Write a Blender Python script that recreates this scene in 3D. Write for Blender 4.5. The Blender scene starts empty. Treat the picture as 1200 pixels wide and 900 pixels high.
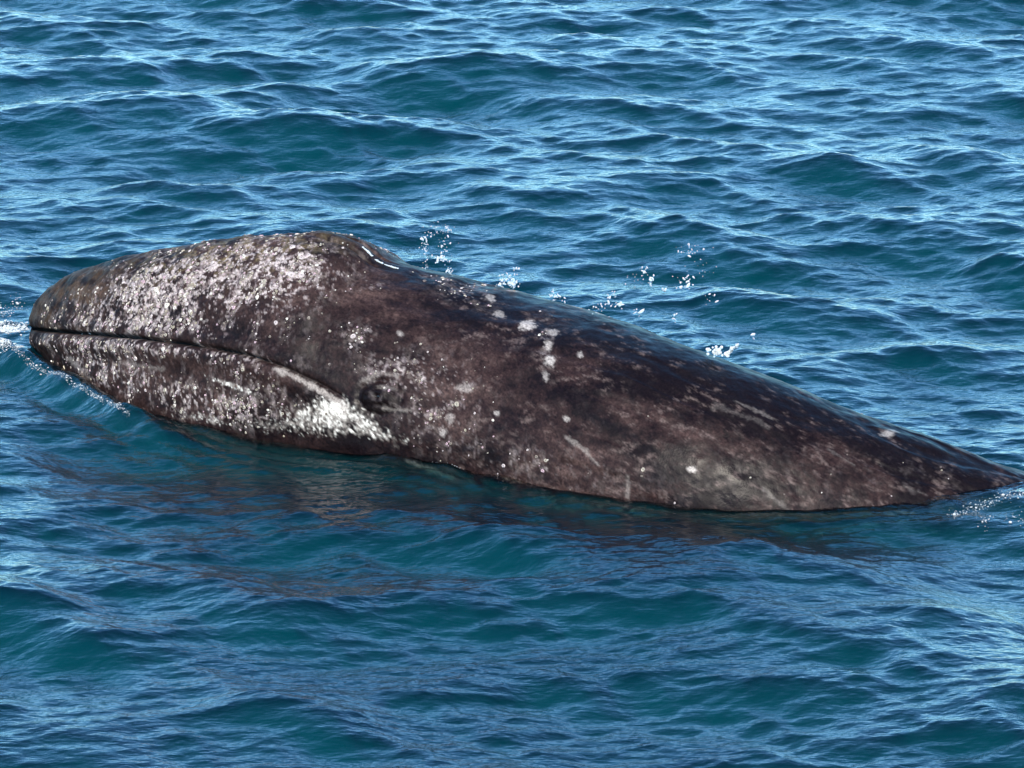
import bpy, math, random
import numpy as np

# ------------------------------------------------------------------ camera, sky, sun, exposure
sc = bpy.context.scene
COL = sc.collection
R = math.radians
PITCH, DIST = R(13.5), 34.0
TGT = np.array([0.0, 0.0, 0.25])
CAM = TGT + DIST * np.array([0.0, -math.cos(PITCH), math.sin(PITCH)])
FPX = 600.0 / (2.85 / DIST)                      # focal length in pixels of the 1200 px wide photograph
cd = bpy.data.cameras.new('camera')
cam = bpy.data.objects.new('camera', cd)
COL.objects.link(cam)
cam.location = CAM
cam.rotation_euler = (math.pi / 2 - PITCH, 0, 0)
cd.sensor_width = 36.0
cd.lens = FPX / 1200.0 * 36.0
cd.clip_end = 20000.0
sc.camera = cam

SUN_AZ, SUN_EL = R(-169.0), R(37.0)              # azimuth clockwise from +Y: behind the camera
world = bpy.data.worlds.new('World')
sc.world = world
world.use_nodes = True
wn = world.node_tree
sky = wn.nodes.new('ShaderNodeTexSky')
sky.sky_type = 'NISHITA'
sky.sun_disc = False
sky.sun_elevation = SUN_EL
sky.sun_rotation = SUN_AZ
sky.ozone_density = 3.0
sky.dust_density = 0.0
tint = wn.nodes.new('ShaderNodeVectorMath')        # clear, deep blue spring sky
tint.operation = 'MULTIPLY'
tint.inputs[1].default_value = (.50, .83, .97)
wn.links.new(sky.outputs[0], tint.inputs[0])
wn.links.new(tint.outputs[0], wn.nodes['Background'].inputs[0])
wn.nodes['Background'].inputs[1].default_value = 0.15
sl = bpy.data.lights.new('sun', 'SUN')
sl.energy = 3.9
sl.angle = R(0.53)
sl.color = (1.0, 0.92, 0.80)
sun = bpy.data.objects.new('sun', sl)
COL.objects.link(sun)
sun.rotation_euler = (math.pi / 2 - SUN_EL, 0, math.pi - SUN_AZ)
sun.location = (-10, -10, 20)
vs = sc.view_settings
vs.view_transform = 'Standard'
vs.look = 'None'
vs.gamma = 1.0
vs.use_curve_mapping = False
vs.exposure = 1.5
cy = sc.cycles
cy.use_denoising = True
cy.max_bounces = 6
cy.diffuse_bounces = 2
cy.glossy_bounces = 3
cy.transmission_bounces = 4
cy.transparent_max_bounces = 8
cy.volume_bounces = 1
cy.caustics_reflective = False
cy.caustics_refractive = False

rng = np.random.default_rng(11)
random.seed(5)

# ------------------------------------------------------------------ helpers
FW = (TGT - CAM) / DIST
RT = np.array([1.0, 0.0, 0.0])
UP = np.cross(RT, FW)


def proj(P):
    d = P - CAM
    z = d @ FW
    return 600 + FPX * (d @ RT) / z, 450 - FPX * (d @ UP) / z


def ground(u, v, z0=0.0):
    d = FW + RT * (u - 600) / FPX - UP * (v - 450) / FPX
    return CAM + d * ((z0 - CAM[2]) / d[2])


def make_mesh(name, V, F, smooth=True):
    """V (n,3), F (m,3|4) -> mesh datablock, fast."""
    V = np.ascontiguousarray(V, np.float32)
    F = np.ascontiguousarray(F, np.int32)
    me = bpy.data.meshes.new(name)
    k = F.shape[1]
    me.vertices.add(len(V))
    me.vertices.foreach_set('co', V.ravel())
    me.loops.add(F.size)
    me.loops.foreach_set('vertex_index', F.ravel())
    me.polygons.add(len(F))
    me.polygons.foreach_set('loop_start', np.arange(0, F.size, k, dtype=np.int32))
    me.update(calc_edges=True)
    me.polygons.foreach_set('use_smooth', np.full(len(F), smooth, dtype=bool))
    me.validate()
    return me


def add_color(me, name, C, A=None):
    at = me.color_attributes.new(name, 'FLOAT_COLOR', 'POINT')
    C4 = np.ones((len(C), 4), np.float32)
    C4[:, :3] = C
    if A is not None:
        C4[:, 3] = A
    at.data.foreach_set('color', C4.ravel())


def link(name, me, mat=None, parent=None):
    o = bpy.data.objects.new(name, me)
    COL.objects.link(o)
    if mat is not None:
        me.materials.append(mat)
    if parent is not None:
        o.parent = parent
    return o


def tag(o, label=None, cat=None, group=None, kind=None):
    for k, val in (('label', label), ('category', cat), ('group', group), ('kind', kind)):
        if val:
            o[k] = val
    return o


def grid_faces(nr, nc, wrap=False):
    i = np.arange(nr - 1)[:, None]
    j = np.arange(nc if wrap else nc - 1)[None, :]
    j2 = (j + 1) % nc
    return np.stack([i * nc + j, i * nc + j2, (i + 1) * nc + j2, (i + 1) * nc + j], -1).reshape(-1, 4)


_tab = np.random.default_rng(3).random((64, 64, 64)).astype(np.float32)


def vnoise(P, scale, octaves=1, gain=0.5):
    """3-D value noise, 0..1."""
    out = 0.0
    amp = 1.0
    tot = 0.0
    Q = P * scale
    for _ in range(octaves):
        f = np.floor(Q).astype(np.int64)
        t = (Q - f).astype(np.float32)
        t = t * t * (3 - 2 * t)
        a = f & 63
        b = (f + 1) & 63
        x0, y0, z0 = a[..., 0], a[..., 1], a[..., 2]
        x1, y1, z1 = b[..., 0], b[..., 1], b[..., 2]
        tx, ty, tz = t[..., 0], t[..., 1], t[..., 2]
        c00 = _tab[x0, y0, z0] * (1 - tx) + _tab[x1, y0, z0] * tx
        c10 = _tab[x0, y1, z0] * (1 - tx) + _tab[x1, y1, z0] * tx
        c01 = _tab[x0, y0, z1] * (1 - tx) + _tab[x1, y0, z1] * tx
        c11 = _tab[x0, y1, z1] * (1 - tx) + _tab[x1, y1, z1] * tx
        out = out + amp * ((c00 * (1 - ty) + c10 * ty) * (1 - tz) + (c01 * (1 - ty) + c11 * ty) * tz)
        tot += amp
        amp *= gain
        Q = Q * 2.03 + 17.3
    return out / tot


def sstep(a, b, x):
    t = np.clip((x - a) / (b - a), 0, 1)
    return t * t * (3 - 2 * t)


def seg_dist(u, v, pts):
    """distance in photo pixels from (u,v) to a polyline, plus signed offset below it."""
    best = np.full(u.shape, 1e9)
    sign = np.zeros(u.shape)
    for (x0, y0), (x1, y1) in zip(pts[:-1], pts[1:]):
        dx, dy = x1 - x0, y1 - y0
        t = np.clip(((u - x0) * dx + (v - y0) * dy) / (dx * dx + dy * dy), 0, 1)
        ex, ey = u - x0 - t * dx, v - y0 - t * dy
        d = np.hypot(ex, ey)
        m = d < best
        best = np.where(m, d, best)
        sign = np.where(m, np.sign(dx * ey - dy * ex), sign)
    return best, sign * best


def nodes(name):
    m = bpy.data.materials.new(name)
    m.use_nodes = True
    return m, m.node_tree.nodes, m.node_tree.links


# ------------------------------------------------------------------ whale frame and section tables
P0 = np.array([-2.86902577, 2.11513724, 0.0])    # snout, on the water plane
YAW = R(30.3816)
AX = np.array([math.cos(YAW), -math.sin(YAW), 0.0])       # towards the tail
NEAR = np.array([-math.sin(YAW), -math.cos(YAW), 0.0])    # towards the boat
# station (m from snout), top height, half width, sideways bend
TAB = np.array([
    (0.00, .202, .030, -.078), (0.03, .246, .070, -.078), (0.08, .289, .115, -.071), (0.16, .351, .165, -.041),
    (0.30, .431, .225, .021), (0.50, .523, .290, .110), (0.75, .615, .370, .209), (1.00, .697, .445, .299),
    (1.20, .758, .500, .371), (1.40, .818, .552, .424), (1.60, .865, .598, .468), (1.80, .910, .640, .503),
    (2.00, .944, .678, .526), (2.20, .974, .709, .541), (2.40, .998, .740, .550), (2.60, .974, .757, .546),
    (2.80, .874, .773, .521), (3.10, .828, .792, .483), (3.50, .785, .800, .466), (3.90, .745, .808, .506),
    (4.30, .703, .789, .582), (4.70, .639, .761, .635), (5.10, .550, .728, .626), (5.50, .427, .680, .548),
    (5.90, .285, .632, .392), (6.30, .122, .60, .19), (6.7, -.03, .56, -.02), (7.3, -.26, .43, -.50), (8.2, -.60, .30, -1.05),
    (9.2, -.86, .16, -1.65), (9.7, -.92, .13, -1.95), (9.95, -.95, .42, -2.1), (10.2, -.97, 1.0, -2.25),
    (10.45, -.98, 1.45, -2.4), (10.6, -.985, 1.3, -2.49), (10.7, -.99, .5, -2.55)])


def pchip(x, y, s):
    h = np.diff(x)
    d = np.diff(y) / h
    m = np.zeros_like(y)
    pr = d[1:] * d[:-1]
    m[1:-1] = np.where(pr > 0, 2 * pr / np.where(pr > 0, d[1:] + d[:-1], 1), 0)
    m[0], m[-1] = d[0], d[-1]
    i = np.clip(np.searchsorted(x, s) - 1, 0, len(x) - 2)
    t = (s - x[i]) / h[i]
    return ((2 * t**3 - 3 * t**2 + 1) * y[i] + (t**3 - 2 * t**2 + t) * h[i] * m[i]
            + (-2 * t**3 + 3 * t**2) * y[i + 1] + (t**3 - t**2) * h[i] * m[i + 1])


def tabs(s):
    T = pchip(TAB[:, 0], TAB[:, 1], s)
    a = pchip(TAB[:, 0], TAB[:, 2], s)
    o = pchip(TAB[:, 0], TAB[:, 3], s)
    n = np.interp(s, [0, .5, 1.2, 2.1, 2.8, 7], [2, 1.9, 1.75, 1.85, 2, 2])
    w = sstep(1.9, 3.1, s)
    fl = sstep(9.5, 10.0, s)                      # flukes: flat
    head = np.interp(s, [0, .4, 1.0, 1.9, 3], [.085, .06, .06, .04, -.05])
    c = (1 - w) * head + w * (T - .95 * a * (1 - fl) - .06 * fl)
    b = (1 - w) * np.interp(s, [0, .1, .5, 1.2, 2, 3], [.06, .16, .30, .46, .62, .75]) + w * (.95 * a * (1 - fl) + .06 * fl)
    return T, a, o, n, c, b


def local_to_world(s, y, z):
    P = P0 + s[..., None] * AX + y[..., None] * NEAR
    P[..., 2] = z
    return P


# ------------------------------------------------------------------ water
WAVES = []


def setup_waves():
    g = np.random.default_rng(29)
    n = 190
    lam = np.exp(np.linspace(math.log(0.07), math.log(5.0), n)) * np.exp(g.normal(0, .02, n))
    for L in lam:
        base = R(np.interp(L, [.07, .3, 1.0, 5], [84, 72, 50, 42]))
        spread = np.interp(L, [.07, .4, 1.5, 5], [.7, .6, .4, .25])
        th = base + g.normal(0, spread)
        if g.random() < .25:
            th = R(115) + g.normal(0, .35)
        band = np.interp(math.log(L), np.log([.07, .12, .25, .5, 1.0, 2.0, 5.0]), [.7, 1.05, 1.2, 1.2, 1.4, 1.2, .5])
        slope = 0.172 * math.sqrt(2 / n) * band
        k = 2 * math.pi / L
        WAVES.append((L, k * math.cos(th), k * math.sin(th), slope / k, math.cos(th), math.sin(th), g.random() * 2 * math.pi))


setup_waves()

BOW = [ground(u, v)[:2] for u, v in ((-60, 388), (0, 411), (30, 425), (70, 443), (110, 466), (150, 488), (200, 508), (260, 524))]


def whale_clear(x, y):
    """distance (m) from the hull's waterline; negative inside."""
    dx, dy = x - P0[0], y - P0[1]
    s = dx * AX[0] + dy * AX[1]
    q = dx * NEAR[0] + dy * NEAR[1]
    ss = np.clip(s, 0, 6.9)
    T, a, o, n, c, b = tabs(ss)
    fr = np.where(c < 0, np.clip(1 - np.clip(-c / np.maximum(T - c, .01), 0, 1)**2, 0, 1)**.5, 1)
    d = np.abs(q - o) - a * fr
    over = np.maximum(np.maximum(-s, s - 6.65), 0)
    return np.where(over > 0, np.hypot(np.maximum(d, 0), over), d)


def water_offset(x, y, spacing=None):
    """choppy waves: returns dx, dy, dz (float32 arrays)"""
    x = np.asarray(x, np.float32)
    y = np.asarray(y, np.float32)
    dx = np.zeros_like(x)
    dy = np.zeros_like(x)
    dz = np.zeros_like(x)
    d = whale_clear(x, y)
    calm_long = (.22 + .78 * sstep(-.05, 1.1, d)).astype(np.float32)
    calm_short = (.95 + .05 * sstep(0, .5, d)).astype(np.float32)
    # slow patches of rougher and smoother water
    patch = (.72 + .56 * vnoise(np.stack([x * .55 + y * .3, y * .33, x * 0], -1), 1.0, 2)).astype(np.float32)
    for L, kx, ky, A, cx, cyy, ph in WAVES:
        arg = np.float32(kx) * x + np.float32(ky) * y + np.float32(ph)
        w = calm_long if L > .5 else calm_short * patch
        if spacing is not None:
            w = w * np.clip(L / spacing / 3.0 - .6, 0, 1)
        sn = np.sin(arg) * w
        cs = np.cos(arg) * w
        dz += np.float32(A) * cs
        q = np.float32(A * .35)
        dx -= q * np.float32(cx) * sn
        dy -= q * np.float32(cyy) * sn
    # bow wave curling off the snout
    bd, bs = seg_dist(x.astype(float), y.astype(float), BOW)
    fade = sstep(-4.6, -3.0, x) * (1 - sstep(-2.3, -1.55, x))
    dz += (fade * (.070 * np.exp(-(bd / .085)**2) - .02 * np.exp(-((bd - .22) / .12)**2))).astype(np.float32)
    # small ripples shed by the hull
    rn = vnoise(np.stack([x, y, x * 0], -1), 1.7, 2)
    dz += (.020 * (rn - .15) * np.sin(2 * math.pi * d / .13 + 9 * rn) * np.exp(-np.maximum(d, 0) / .35) * (d > -.3)).astype(np.float32)
    # water heaps against the tail stock
    dz += (.008 * np.exp(-(d / .14)**2) * sstep(1.9, 2.6, x) * (x < 4)).astype(np.float32)
    return dx, dy, dz


def stretched(lo, hi, step_fn, grow=1.09, far=3000.0):
    mid = [lo]
    while mid[-1] < hi:
        mid.append(mid[-1] + step_fn(mid[-1]))
    a, st = [], step_fn(lo)
    x = lo
    while x > lo - far:
        st *= grow
        x -= st
        a.append(x)
    b, st = [], step_fn(hi)
    x = mid[-1]
    while x < hi + far:
        st *= grow
        x += st
        b.append(x)
    return np.array(a[::-1] + mid + b)


def build_water():
    xs = stretched(-4.9, 4.9, lambda x: .0135)
    ys = stretched(-7.0, 15.2, lambda y: .0165 + .0145 * min(max((y + 6) / 19, 0), 1))
    X, Y = np.meshgrid(xs, ys)
    SP = np.maximum(np.gradient(xs)[None, :], np.gradient(ys)[:, None] * .7).astype(np.float32)
    dx, dy, dz = water_offset(X, Y, SP)
    V = np.stack([X + dx, Y + dy, dz], -1).reshape(-1, 3)
    me = make_mesh('water', V, grid_faces(len(ys), len(xs)))
    m, N, L = nodes('sea_water')
    N.clear()
    out = N.new('ShaderNodeOutputMaterial')
    geo = N.new('ShaderNodeNewGeometry')
    mp = N.new('ShaderNodeMapping')
    mp.inputs['Rotation'].default_value = (0, 0, R(12))
    mp.inputs['Scale'].default_value = (1.0, 1.6, 1.0)
    L.new(geo.outputs['Position'], mp.inputs[0])
    n1 = N.new('ShaderNodeTexNoise')
    n1.inputs['Scale'].default_value = 20.0
    n1.inputs['Detail'].default_value = 1.0
    n1.inputs['Roughness'].default_value = .55
    L.new(mp.outputs[0], n1.inputs['Vector'])
    bump = N.new('ShaderNodeBump')
    bump.inputs['Strength'].default_value = 0.45
    bump.inputs['Distance'].default_value = .012
    L.new(n1.outputs[0], bump.inputs['Height'])
    fr = N.new('ShaderNodeFresnel')
    fr.inputs[0].default_value = 1.333
    L.new(bump.outputs[0], fr.inputs['Normal'])
    gl = N.new('ShaderNodeBsdfGlossy')
    gl.inputs['Roughness'].default_value = .12
    L.new(bump.outputs[0], gl.inputs['Normal'])
    tr = N.new('ShaderNodeBsdfTransparent')
    mix = N.new('ShaderNodeMixShader')
    L.new(fr.outputs[0], mix.inputs[0])
    L.new(tr.outputs[0], mix.inputs[1])
    L.new(gl.outputs[0], mix.inputs[2])
    L.new(mix.outputs[0], out.inputs['Surface'])
    vsn = N.new('ShaderNodeVolumeScatter')
    vsn.inputs['Color'].default_value = (.0, .58, .72, 1)
    vsn.inputs['Density'].default_value = .41
    vsn.inputs['Anisotropy'].default_value = 0.0
    va = N.new('ShaderNodeVolumeAbsorption')
    va.inputs['Color'].default_value = (.0, .66, .69, 1)
    va.inputs['Density'].default_value = 5.5
    ad = N.new('ShaderNodeAddShader')
    L.new(vsn.outputs[0], ad.inputs[0])
    L.new(va.outputs[0], ad.inputs[1])
    L.new(ad.outputs[0], out.inputs['Volume'])
    o = link('sea_water', me, m)
    tag(o, kind='structure')
    tag(o, 'rippled teal blue sea reflecting the pale sky around the whale', 'sea')
    # the sea floor, far below in the murk
    v = np.array([(-4000, -4000, -14), (4000, -4000, -14), (4000, 4000, -14), (-4000, 4000, -14)], float)
    m2, N2, L2 = nodes('seabed_silt')
    bs = N2['Principled BSDF']
    nz = N2.new('ShaderNodeTexNoise')
    nz.inputs['Scale'].default_value = .4
    cr = N2.new('ShaderNodeValToRGB')
    cr.color_ramp.elements[0].color = (.03, .035, .03, 1)
    cr.color_ramp.elements[1].color = (.09, .09, .07, 1)
    L2.new(nz.outputs[0], cr.inputs[0])
    L2.new(cr.outputs[0], bs.inputs['Base Color'])
    bs.inputs['Roughness'].default_value = .9
    sb = link('seabed', make_mesh('seabed', v, np.array([[0, 1, 2, 3]])), m2)
    tag(sb, 'dark silty sea floor deep below the water', 'seabed', kind='structure')


build_water()

# ------------------------------------------------------------------ whale
MOUTH = [(28, 384), (45, 387), (70, 389), (100, 391), (160, 396), (210, 402), (250, 408), (290, 416), (330, 429), (370, 447), (400, 464), (424, 484)]


def ell(u, v, cx, cy_, rx, ry, rot=0.0):
    c, s = math.cos(R(rot)), math.sin(R(rot))
    a = ((u - cx) * c + (v - cy_) * s) / rx
    b = (-(u - cx) * s + (v - cy_) * c) / ry
    return np.exp(-(a * a + b * b))


def barnacle_density(u, v):
    d = np.zeros_like(u)
    for cx, cy_, rx, ry, rot, w in (
            (255, 325, 105, 34, -8, 1.0), (335, 318, 34, 34, 0, .8), (180, 345, 60, 28, -15, .8),
            (295, 360, 50, 22, 10, .35), (120, 372, 70, 20, 0, .35), (210, 385, 90, 14, 5, .4),
            (180, 410, 120, 9, 5, .7), (110, 430, 50, 20, 28, .5), (190, 455, 80, 20, 18, .55),
            (275, 478, 60, 18, 8, .6), (300, 440, 50, 18, 25, .45), (420, 395, 22, 16, 0, .35),
            (500, 452, 45, 30, 10, .55), (455, 430, 30, 10, 0, .4), (545, 345, 30, 10, 15, .35),
            (390, 325, 20, 14, 0, .3), (435, 335, 14, 8, 0, .4), (640, 545, 90, 18, 12, .28),
            (520, 500, 40, 25, 0, .3), (700, 372, 26, 7, 18, .6), (515, 322, 40, 6, 14, .5),
            (640, 400, 10, 30, 0, .35), (960, 560, 160, 30, 5, .035), (700, 480, 260, 80, 20, .012),
            (1080, 560, 80, 20, 5, .06)):
        d += w * ell(u, v, cx, cy_, rx, ry, rot)
    return d


def build_whale():
    root = bpy.data.objects.new('gray_whale', None)
    COL.objects.link(root)
    root.empty_display_size = .4
    root.location = P0
    root.rotation_euler = (0, 0, -YAW)
    tag(root, 'dark brown gray whale with barnacle crusted head resting at the sea surface', 'whale')
    ns = np.concatenate([np.array([.0, .004, .01, .018, .028]), np.arange(.038, 2.9, .0078), np.arange(2.9, 6.75, .0125), np.arange(6.75, 9.6, .06), np.arange(9.6, 10.7, .03), [10.7]])
    up = np.linspace(-R(100), R(100), 361)
    dn = np.linspace(R(100), R(260), 74)[1:-1]
    th = np.concatenate([up, dn])
    S, TH = np.meshgrid(ns, th, indexing='ij')
    T, a, o, n, c, b = [k[:, None] for k in tabs(ns)]
    cs, sn = np.cos(TH), np.sin(TH)
    e = np.where(cs > 0, 2 / n, 1.0)
    Yl = a * np.sign(sn) * np.abs(sn)**e
    Zl = np.where(cs > 0, c + (T - c) * np.abs(cs)**e, c - b * np.abs(cs))
    # local frame: x tailwards, -y towards the boat
    Pl = np.stack([S, -(Yl + o), Zl], -1)

    def normals(P):
        ds = np.gradient(P, axis=0)
        dt = np.roll(P, -1, 1) - np.roll(P, 1, 1)
        nn = np.cross(dt, ds)
        ctr = np.stack([S, -np.broadcast_to(o, S.shape), np.broadcast_to((T + c - b) / 2, S.shape)], -1)
        nn /= np.linalg.norm(nn, axis=-1, keepdims=True) + 1e-9
        sgn = np.sign(np.sum(nn * (P - ctr), -1, keepdims=True))
        return nn * np.where(sgn == 0, 1, sgn)
    # photo position of every vertex, the far side taken from its mirror twin
    near = np.stack([S, -(np.abs(Yl) + o), Zl], -1)

    def to_world(P):
        Q = P0 + P[..., :1] * AX - P[..., 1:2] * NEAR
        Q[..., 2] = P[..., 2]
        return Q
    U, Vv = proj(to_world(near))
    Nn = normals(Pl)
    PX = .00475
    disp = np.zeros_like(S)
    # mouth slit with a lip rolled out below it
    md, ms = seg_dist(U, Vv, MOUTH)
    ok = (Zl > -.05) & (S < 3.1)
    end = 1 - sstep(2.82, 3.05, S)
    below = ms * PX
    mouth_w = ok * end
    gap = (.6 + .8 * vnoise(Pl, 9, 2)) * (1 - .45 * sstep(1.8, 2.8, S))
    disp -= mouth_w * .048 * gap * np.exp(-(md * PX / .0085)**2)
    disp += mouth_w * (.030 - .012 * sstep(1.8, 2.7, S)) * np.exp(-((below - .065) / .050)**2) * (below > 0)
    disp += mouth_w * .014 * np.exp(-((below + .05) / .04)**2) * (below <= 0)
    # jaw corner fold, eye socket
    eye_uv = (446, 466)
    ed = np.hypot((U - eye_uv[0]), (Vv - eye_uv[1]) * 1.25) * PX
    okn = (Zl > 0) & (S < 3.5)
    disp += okn * (.055 * np.exp(-(ed / .085)**2) - .034 * np.exp(-(ed / .028)**2) - .020 * np.exp(-((ed - .115) / .022)**2))
    disp += okn * .012 * np.exp(-((ed - .075) / .02)**2) * (Vv < eye_uv[1] - 4)
    disp += okn * .030 * np.exp(-(ed / .10)**2) * (vnoise(Pl * np.array([1, 1, 2.2]), 24, 2) - .5)
    disp -= okn * .018 * np.exp(-((Vv - eye_uv[1] + 9 + .012 * (U - eye_uv[0])**2) / 2.6)**2) * np.exp(-((U - eye_uv[0]) / 20)**2)
    disp -= okn * .016 * np.exp(-((Vv - eye_uv[1] - 9 + .008 * (U - eye_uv[0])**2) / 2.6)**2) * np.exp(-((U - eye_uv[0]) / 18)**2)
    # blowholes: two slits on the crown
    for sgy in (1, -1):
        bd = np.hypot((S - 2.58) / .16, (Yl - sgy * (.055 + .03 * (S - 2.48))) / .014)
        disp -= .05 * np.exp(-bd**2) * (cs > 0)
    disp += .03 * np.exp(-((S - 2.5) / .22)**2 - (Yl / .16)**2) * (cs > 0)
    # lumps, creases and dimples of old skin
    Pn = Pl * np.array([.55, 1, 1])
    disp += .030 * (vnoise(Pn, 3.2, 2) - .5) * sstep(0, .5, S)
    disp += .030 * np.exp(-(Yl / .12)**2) * (cs > 0) * (vnoise(np.stack([S, S * 0, S * 0 + 3.3], -1), 7.5, 2) - .5) * sstep(1.0, 1.6, S) * (1 - .6 * sstep(4.2, 5.2, S))
    disp += (.014 + .014 * (1 - sstep(2.0, 2.8, S))) * (vnoise(Pn, 11, 2) - .5) * sstep(0, .2, S)
    disp += .0035 * (vnoise(Pl, 42, 2) - .5)
    dens = np.clip(barnacle_density(U, Vv), 0, 1.2)
    disp += .020 * dens * (vnoise(Pl, 58, 2) - .45)
    # muscle creases running back along the flank
    warp = vnoise(Pn, 2.0, 2)
    disp -= .008 * sstep(3.2, 4.2, S) * sstep(.62, .8, vnoise(np.stack([S * .8, Vv * .032 - U * .011 + warp * 1.5, S * 0], -1), 1.6, 2))
    Pd = Pl + Nn * disp[..., None]
    # ---------------- pigment
    r1 = vnoise(Pn, 2.4, 4, .6)
    r2 = vnoise(Pl * np.array([.5, 1, 1.2]), 13, 4, .62)
    r3 = vnoise(Pl, 60, 3, .6)
    fine = vnoise(Pl, 130, 2, .6)
    light = .24 + 1.25 * (r1 - .5) + 1.15 * (r2 - .5)
    light += .16 * ell(U, Vv, 190, 350, 170, 60, -12) + .22 * ell(U, Vv, 180, 440, 170, 45, 18)
    light += .22 * ell(U, Vv, 620, 520, 170, 45, 14) + .22 * ell(U, Vv, 500, 440, 90, 50)
    light += .15 * ell(U, Vv, 900, 520, 130, 40, 18) + .12 * ell(U, Vv, 400, 360, 80, 50)
    # dark saddle along the spine and dark blotches
    vt = np.interp(U, [32, 110, 280, 400, 465, 620, 760, 900, 1040, 1200], [372, 310, 279, 276, 309, 345, 390, 442, 497, 557])
    light -= .42 * (1 - sstep(8, 75, Vv - vt)) * sstep(430, 520, U)
    light -= .25 * (1 - sstep(4, 30, Vv - vt)) * sstep(330, 380, U) * (1 - sstep(430, 520, U))
    for cx, cy_, rx, ry, rot, w in ((715, 448, 28, 14, 10, .35), (780, 455, 45, 10, 15, .35), (850, 500, 60, 9, 15, .2), (300, 395, 60, 10, 12, .2),
                                    (550, 385, 60, 22, 15, .25), (1000, 520, 90, 22, 22, .25), (350, 430, 50, 14, 25, .25), (449, 467, 22, 15, 0, 1.0), (860, 560, 120, 14, 4, .15)):
        light -= w * ell(U, Vv, cx, cy_, rx, ry, rot)
    streak = vnoise(np.stack([S * 1.1, Pl[..., 1] * 3.2 + S * .5, Pl[..., 2] * 3.8 + S * .9], -1), 1.9, 4, .6)
    light -= .55 * (streak - .44) * 2.2 * sstep(540, 640, U)
    light += .8 * (r3 - .5)
    light = np.clip(light, 0, 1)[..., None]
    dark = np.array([.0036, .0020, .0025])
    mid = np.array([.0150, .0082, .0078])
    hi = np.array([.044, .0265, .0235])
    C = np.where(light < .5, dark + (mid - dark) * light * 2, mid + (hi - mid) * (light * 2 - 1))

    def blend(C, w, col):
        w = np.clip(w, 0, 1)[..., None]
        return C * (1 - w) + np.array(col) * w
    # warm ochre staining on the snout
    C = blend(C, .7 * ell(U, Vv, 80, 350, 60, 34, -30) * sstep(.35, .6, r2), (.05, .03, .017))
    C = blend(C, .6 * ell(U, Vv, 270, 300, 100, 22, -8) * sstep(.45, .65, vnoise(Pl, 22, 3)), (.15, .115, .06))
    # scar mottling where barnacles have dropped off
    mot = vnoise(Pl * np.array([1, 1, .8]), 34, 3, .65)
    clump = sstep(.48, .56, vnoise(Pl * np.array([1.2, 1, .75]), 12, 3, .6))
    C = blend(C, .6 * clump * sstep(.44, .62, mot) * np.clip(dens * 1.2, 0, 1), (.17, .14, .125))
    C = blend(C, .62 * clump * sstep(.54, .66, vnoise(Pl * np.array([1.3, 1, .7]) + 6, 40, 3, .65)) * np.clip(dens * 1.2, 0, 1), (.29, .24, .245))
    C = blend(C, .75 * sstep(.60, .72, mot + .16 * (dens - .6)) * np.clip(dens * 1.3, 0, 1), (.15, .118, .118))
    C = blend(C, .8 * sstep(.64, .74, vnoise(Pl + 9, 48, 2, .6) + .2 * (dens - .5)) * np.clip(dens * 1.3, 0, 1), (.30, .255, .245))
    C = blend(C, .6 * sstep(.54, .70, vnoise(Pl * np.array([.6, 1, 1]) + 5, 31, 4, .75)) * sstep(.40, .6, r2) * sstep(440, 560, U), (.075, .055, .05))
    # pale patch at the corner of the jaw
    edge = (vnoise(Pl, 26, 3, .6) - .5) * 1.3
    for cx, cy_, rx, ry, rot, w in ((392, 482, 32, 15, 10, 1.05), (425, 497, 28, 14, 22, .7), (372, 492, 48, 18, 6, .66), (275, 453, 34, 3.5, 20, .75), (345, 500, 60, 10, 5, .5), (440, 508, 40, 10, 15, .55), (235, 490, 50, 8, 12, .4)):
        pw = w * ell(U, Vv, cx, cy_, rx, ry, rot)
        C = blend(C, .8 * sstep(.30, .85, pw + edge * .45 + 1.1 * (r3 - .5)) * sstep(.03, .2, pw) * (Zl > -.1), (.18, .16, .145))
        C = blend(C, .9 * sstep(.50, .95, pw + edge * .35 + 1.5 * (vnoise(Pl, 75, 2) - .5)) * sstep(.03, .2, pw) * (Zl > -.1), (.44, .42, .385))
    strokes = (([(424, 447), (442, 438), (466, 440)], 2.6, .55), ([(448, 455), (464, 457)], 1.8, .45), ([(452, 480), (482, 481)], 1.8, .5), ([(325, 433), (348, 443), (378, 459), (405, 476)], 2.6, 1.0), ([(140, 425), (190, 432)], 2, .4), ([(155, 388), (185, 365)], 2.5, .6),
               ([(662, 512), (686, 528), (702, 546)], 1.6, .5), ([(896, 574), (925, 600)], 2, .25),
               ([(735, 556), (736, 582)], 2, .4), ([(835, 476), (880, 490), (900, 500)], 2.5, .15), ([(82, 420), (104, 442)], 2.2, .6),
               ([(970, 526), (1000, 545)], 1.5, .2), ([(1060, 570), (1085, 580)], 1.5, .2), ([(478, 540), (530, 560)], 2, .3), ([(860, 470), (910, 492)], 1.5, .3))
    for pts, wd, al in strokes:
        dd, _ = seg_dist(U, Vv, pts)
        C = blend(C, .7 * al * (1 - sstep(wd * .3, wd * 1.7, dd + wd * 2.6 * edge + wd * 3 * (r3 - .5))) * (Zl > -.1), (.20, .175, .16))
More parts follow.
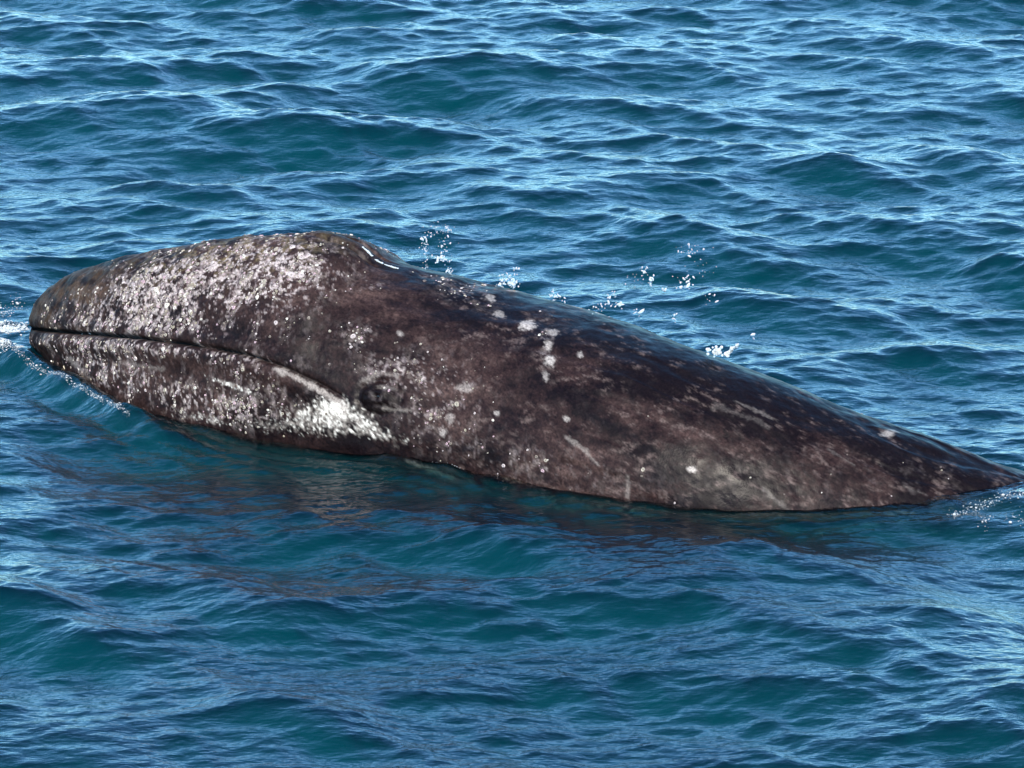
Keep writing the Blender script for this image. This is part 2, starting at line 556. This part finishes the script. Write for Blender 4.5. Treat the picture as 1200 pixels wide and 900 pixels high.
    for cx, cy_, rx, ry, al in ((618, 382, 11, 7, .9), (648, 391, 8, 5, .6), (643, 407, 5, 7, .6), (645, 424, 7, 7, .8), (640, 441, 4, 6, .5), (585, 368, 8, 5, .5),
                                (575, 350, 6, 4, .6), (680, 416, 4, 4, .6), (582, 484, 4, 3, .7), (663, 490, 4, 3, .6), (470, 392, 5, 3, .5), (812, 550, 7, 4, .8), (950, 465, 6, 4, .7), (1040, 507, 9, 4, .6),
                                (760, 375, 6, 4, .4), (520, 508, 5, 5, .6), (528, 490, 5, 9, .4), (545, 455, 10, 6, .4)):
        C = blend(C, al * sstep(.3, .7, ell(U, Vv, cx, cy_, rx, ry) + .45 * edge + .9 * (r3 - .5)) * sstep(.02, .15, ell(U, Vv, cx, cy_, rx, ry)), (.25, .225, .21))
    C = blend(C, .7 * sstep(.58, .7, vnoise(Pl + 2, 70, 2, .6)) * np.clip(dens * 1.4, 0, 1), (.012, .009, .010))   # pits between shells
    C = blend(C, .9 * mouth_w * np.clip(gap, 0, 1) * np.exp(-(md * PX / .007)**2), (.006, .005, .005))   # shade inside the mouth slit, painted into the skin colour
    C *= (.6 + .8 * fine)[..., None]
    nr, nc = S.shape
    V = Pd.reshape(-1, 3)
    F = grid_faces(nr, nc, True)
    tip = np.array([[-.006, -o[0, 0], .11]])
    tail = np.array([[10.72, -o[-1, 0], Zl[-1].mean()]])
    V = np.vstack([V, tip, tail])
    me = bpy.data.meshes.new('body')
    Cc = np.vstack([C.reshape(-1, 3), C[0].mean(0), C[-1].mean(0)])
    j = np.arange(nc)
    capF = np.stack([np.full(nc, nr * nc), (j + 1) % nc, j], -1)
    capB = np.stack([np.full(nc, nr * nc + 1), (nr - 1) * nc + j, (nr - 1) * nc + (j + 1) % nc], -1)
    tri = np.vstack([F[:, [0, 1, 2]], F[:, [0, 2, 3]], capF, capB])
    me = make_mesh('body', V, tri)
    rgh = .62 - .20 * sstep(1.8, 3.4, S) + .12 * np.clip(dens, 0, 1)
    add_color(me, 'pigment', Cc, np.concatenate([rgh.ravel(), [.6, .4]]))
    m, N, L = nodes('whale_skin')
    bs = N['Principled BSDF']
    at = N.new('ShaderNodeAttribute')
    at.attribute_name = 'pigment'
    tc = N.new('ShaderNodeTexCoord')
    nz = N.new('ShaderNodeTexNoise')
    nz.inputs['Scale'].default_value = 90
    nz.inputs['Detail'].default_value = 4
    L.new(tc.outputs['Object'], nz.inputs['Vector'])
    mr = N.new('ShaderNodeMapRange')
    mr.inputs['From Min'].default_value = .3
    mr.inputs['From Max'].default_value = .7
    mr.inputs['To Min'].default_value = .6
    mr.inputs['To Max'].default_value = 1.4
    L.new(nz.outputs[0], mr.inputs[0])
    mx = N.new('ShaderNodeVectorMath')
    mx.operation = 'SCALE'
    L.new(at.outputs['Color'], mx.inputs[0])
    L.new(mr.outputs[0], mx.inputs['Scale'])
    L.new(mx.outputs[0], bs.inputs['Base Color'])
    n2 = N.new('ShaderNodeTexNoise')
    n2.inputs['Scale'].default_value = 9
    n2.inputs['Detail'].default_value = 5
    L.new(tc.outputs['Object'], n2.inputs['Vector'])
    mr2 = N.new('ShaderNodeMapRange')
    mr2.inputs['From Min'].default_value = .35
    mr2.inputs['From Max'].default_value = .65
    mr2.inputs['To Min'].default_value = .8
    mr2.inputs['To Max'].default_value = 1.25
    L.new(n2.outputs[0], mr2.inputs[0])
    ra = N.new('ShaderNodeMath')
    ra.operation = 'MULTIPLY'
    L.new(mr2.outputs[0], ra.inputs[0])
    L.new(at.outputs['Alpha'], ra.inputs[1])
    L.new(ra.outputs[0], bs.inputs['Roughness'])
    bs.inputs['IOR'].default_value = 1.33
    bs.inputs['Specular IOR Level'].default_value = .14
    bp = N.new('ShaderNodeBump')
    bp.inputs['Strength'].default_value = .35
    bp.inputs['Distance'].default_value = .003
    L.new(nz.outputs[0], bp.inputs['Height'])
    L.new(bp.outputs[0], bs.inputs['Normal'])
    body = link('body', me, m, root)
    # ---------------- eye
    vis = (Yl > 0) & (Zl > 0)
    de = np.where(vis, np.hypot(U - eye_uv[0], Vv - eye_uv[1]), 1e9)
    ie = np.unravel_index(de.argmin(), de.shape)
    Nd = normals(Pd)
    me_eye = uv_ball(.016, .012, .010, 14, 10)
    em, EN, EL = nodes('eye_gloss')
    eb = EN['Principled BSDF']
    eb.inputs['Base Color'].default_value = (.006, .005, .005, 1)
    eb.inputs['Roughness'].default_value = .05
    lidm = m
    for sg in (1, -1):
        p = Pd[ie].copy()
        nn = Nd[ie].copy()
        if sg < 0:
            jm = np.argmin(np.abs(TH[0, :361] + TH[0, ie[1]]))
            p, nn = Pd[ie[0], jm].copy(), Nd[ie[0], jm].copy()
        oe = bpy.data.objects.new('eye', me_eye)
        COL.objects.link(oe)
        oe.parent = root
        oe.location = p - nn * .006
        if not me_eye.materials:
            me_eye.materials.append(em)
    # ---------------- barnacles
    g = np.random.default_rng(8)
    area = np.ones_like(S)
    area[:-1] = np.linalg.norm(np.diff(Pl, axis=0), axis=-1)
    area *= np.linalg.norm(np.roll(Pl, -1, 1) - Pl, axis=-1)
    w = area * (np.clip(dens, 0, 1.1)**1.35 * (1 - .65 * sstep(560, 620, U)) + .0003) * (Zl > -.05) * (S < 6.6)
    w *= (sstep(.50, .56, vnoise(Pl * np.array([1.2, 1, .75]), 12, 3, .6)) + .05) * (sstep(.42, .55, vnoise(Pl + 4, 44, 2, .6)) + .12)
    w = np.where(md < 4, w * .1, w)
    w *= 1 - .93 * np.exp(-(ed / .07)**2)
    pr = (w / w.sum()).ravel()
    idx = g.choice(pr.size, 5600, replace=False, p=pr)
    rad = np.exp(g.normal(math.log(.0050), .5, idx.size)).clip(.0022, .018)
    PP = Pd.reshape(-1, 3)[idx]
    NN = Nd.reshape(-1, 3)[idx]
    UU = U.ravel()[idx]
    sd = Yl.ravel()[idx] > 0
    k = 7

    def barnacle_geo(gg):
        ang = np.arange(k) / k * 2 * math.pi
        rr = 1 + gg.normal(0, .13, k)
        base = np.stack([np.cos(ang) * rr, np.sin(ang) * rr, np.full(k, -.25)], -1)
        rim = np.stack([np.cos(ang) * rr * .62, np.sin(ang) * rr * .62, .42 + gg.normal(0, .06, k)], -1)
        pit = np.array([[0, 0, .16]])
        v = np.vstack([base, rim, pit])
        f = []
        for q in range(k):
            q2 = (q + 1) % k
            f += [(q, q2, k + q2), (q, k + q2, k + q), (k + q, k + q2, 2 * k)]
        return v, np.array(f)
    pal = np.array([(.48, .41, .40), (.34, .30, .24), (.46, .32, .36), (.19, .155, .125), (.30, .26, .19), (.58, .54, .48), (.12, .09, .078)]) * .74

    def frame(nv, rot):
        t = np.cross(nv, [0.3, .1, 1.0])
        t /= np.linalg.norm(t)
        b2 = np.cross(nv, t)
        return np.stack([math.cos(rot) * t + math.sin(rot) * b2, -math.sin(rot) * t + math.cos(rot) * b2, nv], 1)
    bm_, BN, BL = nodes('barnacle_shell')
    bb = BN['Principled BSDF']
    ba = BN.new('ShaderNodeAttribute')
    ba.attribute_name = 'shell'
    bnz = BN.new('ShaderNodeTexNoise')
    bnz.inputs['Scale'].default_value = 160
    bmr = BN.new('ShaderNodeMapRange')
    bmr.inputs['To Min'].default_value = .55
    bmr.inputs['To Max'].default_value = 1.3
    btc = BN.new('ShaderNodeNewGeometry')
    BL.new(btc.outputs['Position'], bnz.inputs['Vector'])
    BL.new(bnz.outputs[0], bmr.inputs[0])
    bvm = BN.new('ShaderNodeVectorMath')
    bvm.operation = 'SCALE'
    BL.new(ba.outputs['Color'], bvm.inputs[0])
    BL.new(bmr.outputs[0], bvm.inputs['Scale'])
    BL.new(bvm.outputs[0], bb.inputs['Base Color'])
    bb.inputs['Roughness'].default_value = .55
    # the largest ones on the side one sees: a part each, sharing seven meshes
    order = np.argsort(-rad * sd * (Zl.ravel()[idx] > .02))
    big = set(order[:290].tolist())
    protos = []
    for q in range(7):
        v, f = barnacle_geo(g)
        mb = make_mesh('barnacle', v, f, False)
        cc = np.tile(pal[q], (len(v), 1))
        cc[-1] *= .22
        add_color(mb, 'shell', cc)
        mb.materials.append(bm_)
        protos.append(mb)
    from mathutils import Matrix
    VV, FF, CC = [], [], []
    nv = 0
    for i in range(idx.size):
        r = rad[i]
        Mx = frame(NN[i], g.random() * 6.28)
        if i in big:
            ob = bpy.data.objects.new('barnacle', protos[g.integers(0, 7)])
            COL.objects.link(ob)
            ob.parent = root
            M4 = np.eye(4)
            M4[:3, :3] = Mx * np.array([r, r * (.8 + .4 * g.random()), r * .9])
            M4[:3, 3] = PP[i]
            ob.matrix_local = Matrix(M4.tolist())
        else:
            v, f = barnacle_geo(g)
            v = (v * np.array([r, r * (.7 + .6 * g.random()), r])) @ Mx.T + PP[i]
            cc = np.tile(pal[g.integers(0, 7)] * (.75 + .4 * g.random()), (len(v), 1))
            cc[-1] *= .25
            VV.append(v)
            FF.append(f + nv)
            CC.append(cc)
            nv += len(v)
    mc = make_mesh('barnacle_crust', np.vstack(VV), np.vstack(FF), False)
    add_color(mc, 'shell', np.vstack(CC).clip(0, .85))
    cr = link('barnacle_crust', mc, bm_, root)
    tag(cr, kind='stuff')
    return to_world(Pd), U, Vv, Yl, Zl, to_world(Nd) - to_world(np.zeros((1, 3)))


def uv_ball(rx, ry, rz, nu=8, nv=6):
    th = np.arange(nu) / nu * 2 * math.pi
    ph = np.linspace(0, math.pi, nv + 1)[1:-1]
    V = [(0, 0, rz)] + [(rx * math.sin(p) * math.cos(t), ry * math.sin(p) * math.sin(t), rz * math.cos(p)) for p in ph for t in th] + [(0, 0, -rz)]
    F = []
    for j in range(nu):
        F.append((0, 1 + j, 1 + (j + 1) % nu))
        F.append((len(V) - 1, len(V) - 1 - nu + (j + 1) % nu, len(V) - 1 - nu + j))
    for i in range(nv - 2):
        for j in range(nu):
            a, b_ = 1 + i * nu + j, 1 + i * nu + (j + 1) % nu
            F += [(a, a + nu, b_ + nu), (a, b_ + nu, b_)]
    return make_mesh('ball', np.array(V), np.array(F))


WP, WU, WV, WY, WZ, WN = build_whale()


def skin_at(u, v):
    d = np.where((WY > -.02) & (WZ > 0), np.hypot(WU - u, WV - v), 1e9)
    i = np.unravel_index(d.argmin(), d.shape)
    return WP[i].copy(), WN[i].copy()


# ------------------------------------------------------------------ spray and foam
def drop_material(name, col, rough, trans):
    m, N, L = nodes(name)
    b = N['Principled BSDF']
    b.inputs['Base Color'].default_value = (*col, 1)
    b.inputs['Roughness'].default_value = rough
    b.inputs['IOR'].default_value = 1.333
    b.inputs['Transmission Weight'].default_value = trans
    nz = N.new('ShaderNodeTexNoise')
    nz.inputs['Scale'].default_value = 120
    bp = N.new('ShaderNodeBump')
    bp.inputs['Strength'].default_value = .3
    bp.inputs['Distance'].default_value = .002
    L.new(nz.outputs[0], bp.inputs['Height'])
    L.new(bp.outputs[0], b.inputs['Normal'])
    return m


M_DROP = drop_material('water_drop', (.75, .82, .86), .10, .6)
M_FOAM = drop_material('sea_foam', (.42, .46, .48), .5, .2)


def ball_arrays(nu=7, nv=5):
    th = np.arange(nu) / nu * 2 * math.pi
    ph = np.linspace(0, math.pi, nv + 1)[1:-1]
    V = [(0, 0, 1)] + [(math.sin(p) * math.cos(t), math.sin(p) * math.sin(t), math.cos(p)) for p in ph for t in th] + [(0, 0, -1)]
    F = []
    for j in range(nu):
        F.append((0, 1 + j, 1 + (j + 1) % nu))
        F.append((len(V) - 1, len(V) - 1 - nu + (j + 1) % nu, len(V) - 1 - nu + j))
    for i in range(nv - 2):
        for j in range(nu):
            a, b_ = 1 + i * nu + j, 1 + i * nu + (j + 1) % nu
            F += [(a, a + nu, b_ + nu), (a, b_ + nu, b_)]
    return np.array(V), np.array(F)


BV, BF = ball_arrays()


def blobs(name, pts, label, cat, mat, flat=1.0, group=None):
    """pts: list of (xyz, radius, stretch vector or None) -> one object of droplets"""
    g = np.random.default_rng(len(pts))
    V, F, n = [], [], 0
    for p, r, st in pts:
        v = BV * r * (1 + g.normal(0, .12, (len(BV), 1)))
        v[:, 2] *= flat
        if st is not None:
            st = np.asarray(st, float)
            v = v + np.outer((BV @ (st / np.linalg.norm(st))), st)
        V.append(v + p)
        F.append(BF + n)
        n += len(BV)
    o = link(name, make_mesh(name, np.vstack(V), np.vstack(F)), mat)
    return tag(o, label, cat, group, 'stuff')


def air_point(u, v, back=.12):
    """a point above the whale's ridge: at the ridge's distance (plus a little), from the photo direction"""
    j = np.where((WU > u - 12) & (WU < u + 12), WV, 1e9)
    i = np.unravel_index(j.argmin(), j.shape)
    y = WP[i][1] + back
    d = FW + RT * (u - 600) / FPX - UP * (v - 450) / FPX
    return CAM + d * ((y - CAM[1]) / d[1])


def spray(label, spots, back=.15, group='spray thrown up along the back'):
    g = np.random.default_rng(int(spots[0][0]))
    pts = []
    for u, v, su, sv, n, r in spots:
        for _ in range(int(n * 3)):
            p = air_point(u + g.normal(0, su), v + g.normal(0, sv), back + g.normal(0, .05))
            rr = .33 * r * math.exp(g.normal(0, .5))
            st = None if g.random() < .3 else (g.normal(0, .8) * rr, 0, (.2 + .9 * g.random()) * rr)
            pts.append((p, rr, st))
    return blobs('water_spray', pts, label, 'spray', M_DROP, group=group)


spray('fine plume of droplets above the dip behind the blowhole hump',
      [(498, 285, 3, 8, 16, .0055), (515, 268, 8, 3, 18, .005), (522, 285, 6, 8, 14, .005), (518, 303, 5, 3, 14, .008), (500, 305, 2, 8, 8, .004), (528, 318, 2, 3, 6, .008)])
spray('small white splash on the ridge just behind the droplet plume',
      [(592, 327, 4, 4, 16, .0085), (602, 333, 3, 3, 10, .0085), (605, 316, 2, 2, 4, .008), (652, 348, 6, 3, 8, .006), (585, 334, 3, 2, 6, .006)])
spray('scattered droplets hanging above the middle of the back',
      [(755, 319, 3, 3, 5, .009), (764, 328, 2, 3, 4, .008), (776, 340, 2, 1, 3, .010), (800, 328, 6, 6, 8, .009), (805, 295, 8, 4, 7, .007), (740, 328, 6, 5, 4, .006), (832, 348, 4, 4, 3, .007), (820, 312, 14, 10, 7, .005)], back=.3)
spray('low droplets just over the crusted part of the ridge',
      [(718, 346, 3, 3, 4, .009), (712, 357, 3, 2, 4, .009), (724, 357, 4, 2, 5, .010), (748, 367, 3, 2, 3, .009), (700, 362, 5, 3, 6, .007), (790, 374, 3, 3, 2, .008), (884, 393, 2, 2, 2, .008)], back=.12)


def tail_jet():
    g = np.random.default_rng(4)
    pts = []
    for t in np.linspace(0, 1, 40):
        pts.append((air_point(851 + 14 * t, 416 - 13 * t, .04) + g.normal(0, .004, 3), .0065 * (1 - .4 * t) * math.exp(g.normal(0, .4)), None))
    for _ in range(40):
        pts.append((air_point(840 + g.normal(0, 3.5), 411 + g.normal(0, 2.5), .04), .0055 * math.exp(g.normal(0, .5)), None))
    blobs('water_spray', pts, 'short slanting spurt of water on the smooth rear back', 'spray', M_DROP, group='spray thrown up along the back')


tail_jet()


def wet_glint():  # pale droplets added along the ridge to stand in for a wet glint
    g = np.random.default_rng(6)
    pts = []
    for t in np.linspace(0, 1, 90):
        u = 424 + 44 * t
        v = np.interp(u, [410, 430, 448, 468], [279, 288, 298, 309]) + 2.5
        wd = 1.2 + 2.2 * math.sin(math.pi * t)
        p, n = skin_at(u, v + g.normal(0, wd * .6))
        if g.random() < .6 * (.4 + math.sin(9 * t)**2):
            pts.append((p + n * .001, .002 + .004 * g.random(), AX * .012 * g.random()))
    blobs('glint_streak', pts, 'thin white streak of droplets standing in for the wet glint behind the blowhole hump', 'water trickle', M_DROP)


wet_glint()


def foam_points(path, n, width, r0, g, clump=True):
    pts = []
    path = np.array(path, float)
    seg = np.hypot(*np.diff(path, axis=0).T)
    cum = np.concatenate([[0], np.cumsum(seg)]) / seg.sum()
    centers = g.random(max(4, n // 14))
    for _ in range(n * 3):
        t = (centers[g.integers(len(centers))] + g.normal(0, .03)) if clump else g.random()
        t = min(max(t, 0), 1)
        u = np.interp(t, cum, path[:, 0]) + g.normal(0, width)
        v = np.interp(t, cum, path[:, 1]) + g.normal(0, width * .6)
        pts.append((u, v, .34 * r0 * math.exp(g.normal(0, .6))))
    U = np.array(pts)
    G = np.array([ground(a, b, .02) for a, b, _ in pts])
    dx, dy, dz = water_offset(G[:, 0], G[:, 1])
    return [(np.array([G[i, 0] + dx[i], G[i, 1] + dy[i], dz[i] + .001]), U[i, 2], None) for i in range(len(pts))]


def foams():
    g = np.random.default_rng(21)
    blobs('sea_foam', foam_points([(-30, 372), (0, 378), (14, 380), (28, 379)], 420, 4, .007, g) + foam_points([(0, 365), (30, 345)], 40, 6, .006, g),
          'white foam burst breaking at the tip of the whale snout', 'foam', M_FOAM, .6)
    blobs('sea_foam', foam_points([(-20, 402), (0, 410), (22, 416)], 200, 3, .006, g) + foam_points([(10, 414), (40, 432), (70, 444), (105, 464), (150, 490)], 300, 1.3, .0036, g, False),
          'thin curved foam line on the bow wave below the lower jaw', 'foam', M_FOAM, .6)
    blobs('sea_foam', foam_points([(425, 512), (460, 526), (500, 533), (545, 542)], 90, 3, .0045, g),
          'scattered foam specks along the waterline under the whale eye', 'foam', M_FOAM, .6)
    blobs('sea_foam', foam_points([(1115, 594), (1140, 588), (1180, 582), (1215, 578)], 130, 4, .0042, g, False) + foam_points([(1150, 604), (1200, 600)], 26, 5, .0045, g),
          'pale wash of foam where the tail stock slips under water', 'foam', M_FOAM, .6)


foams()
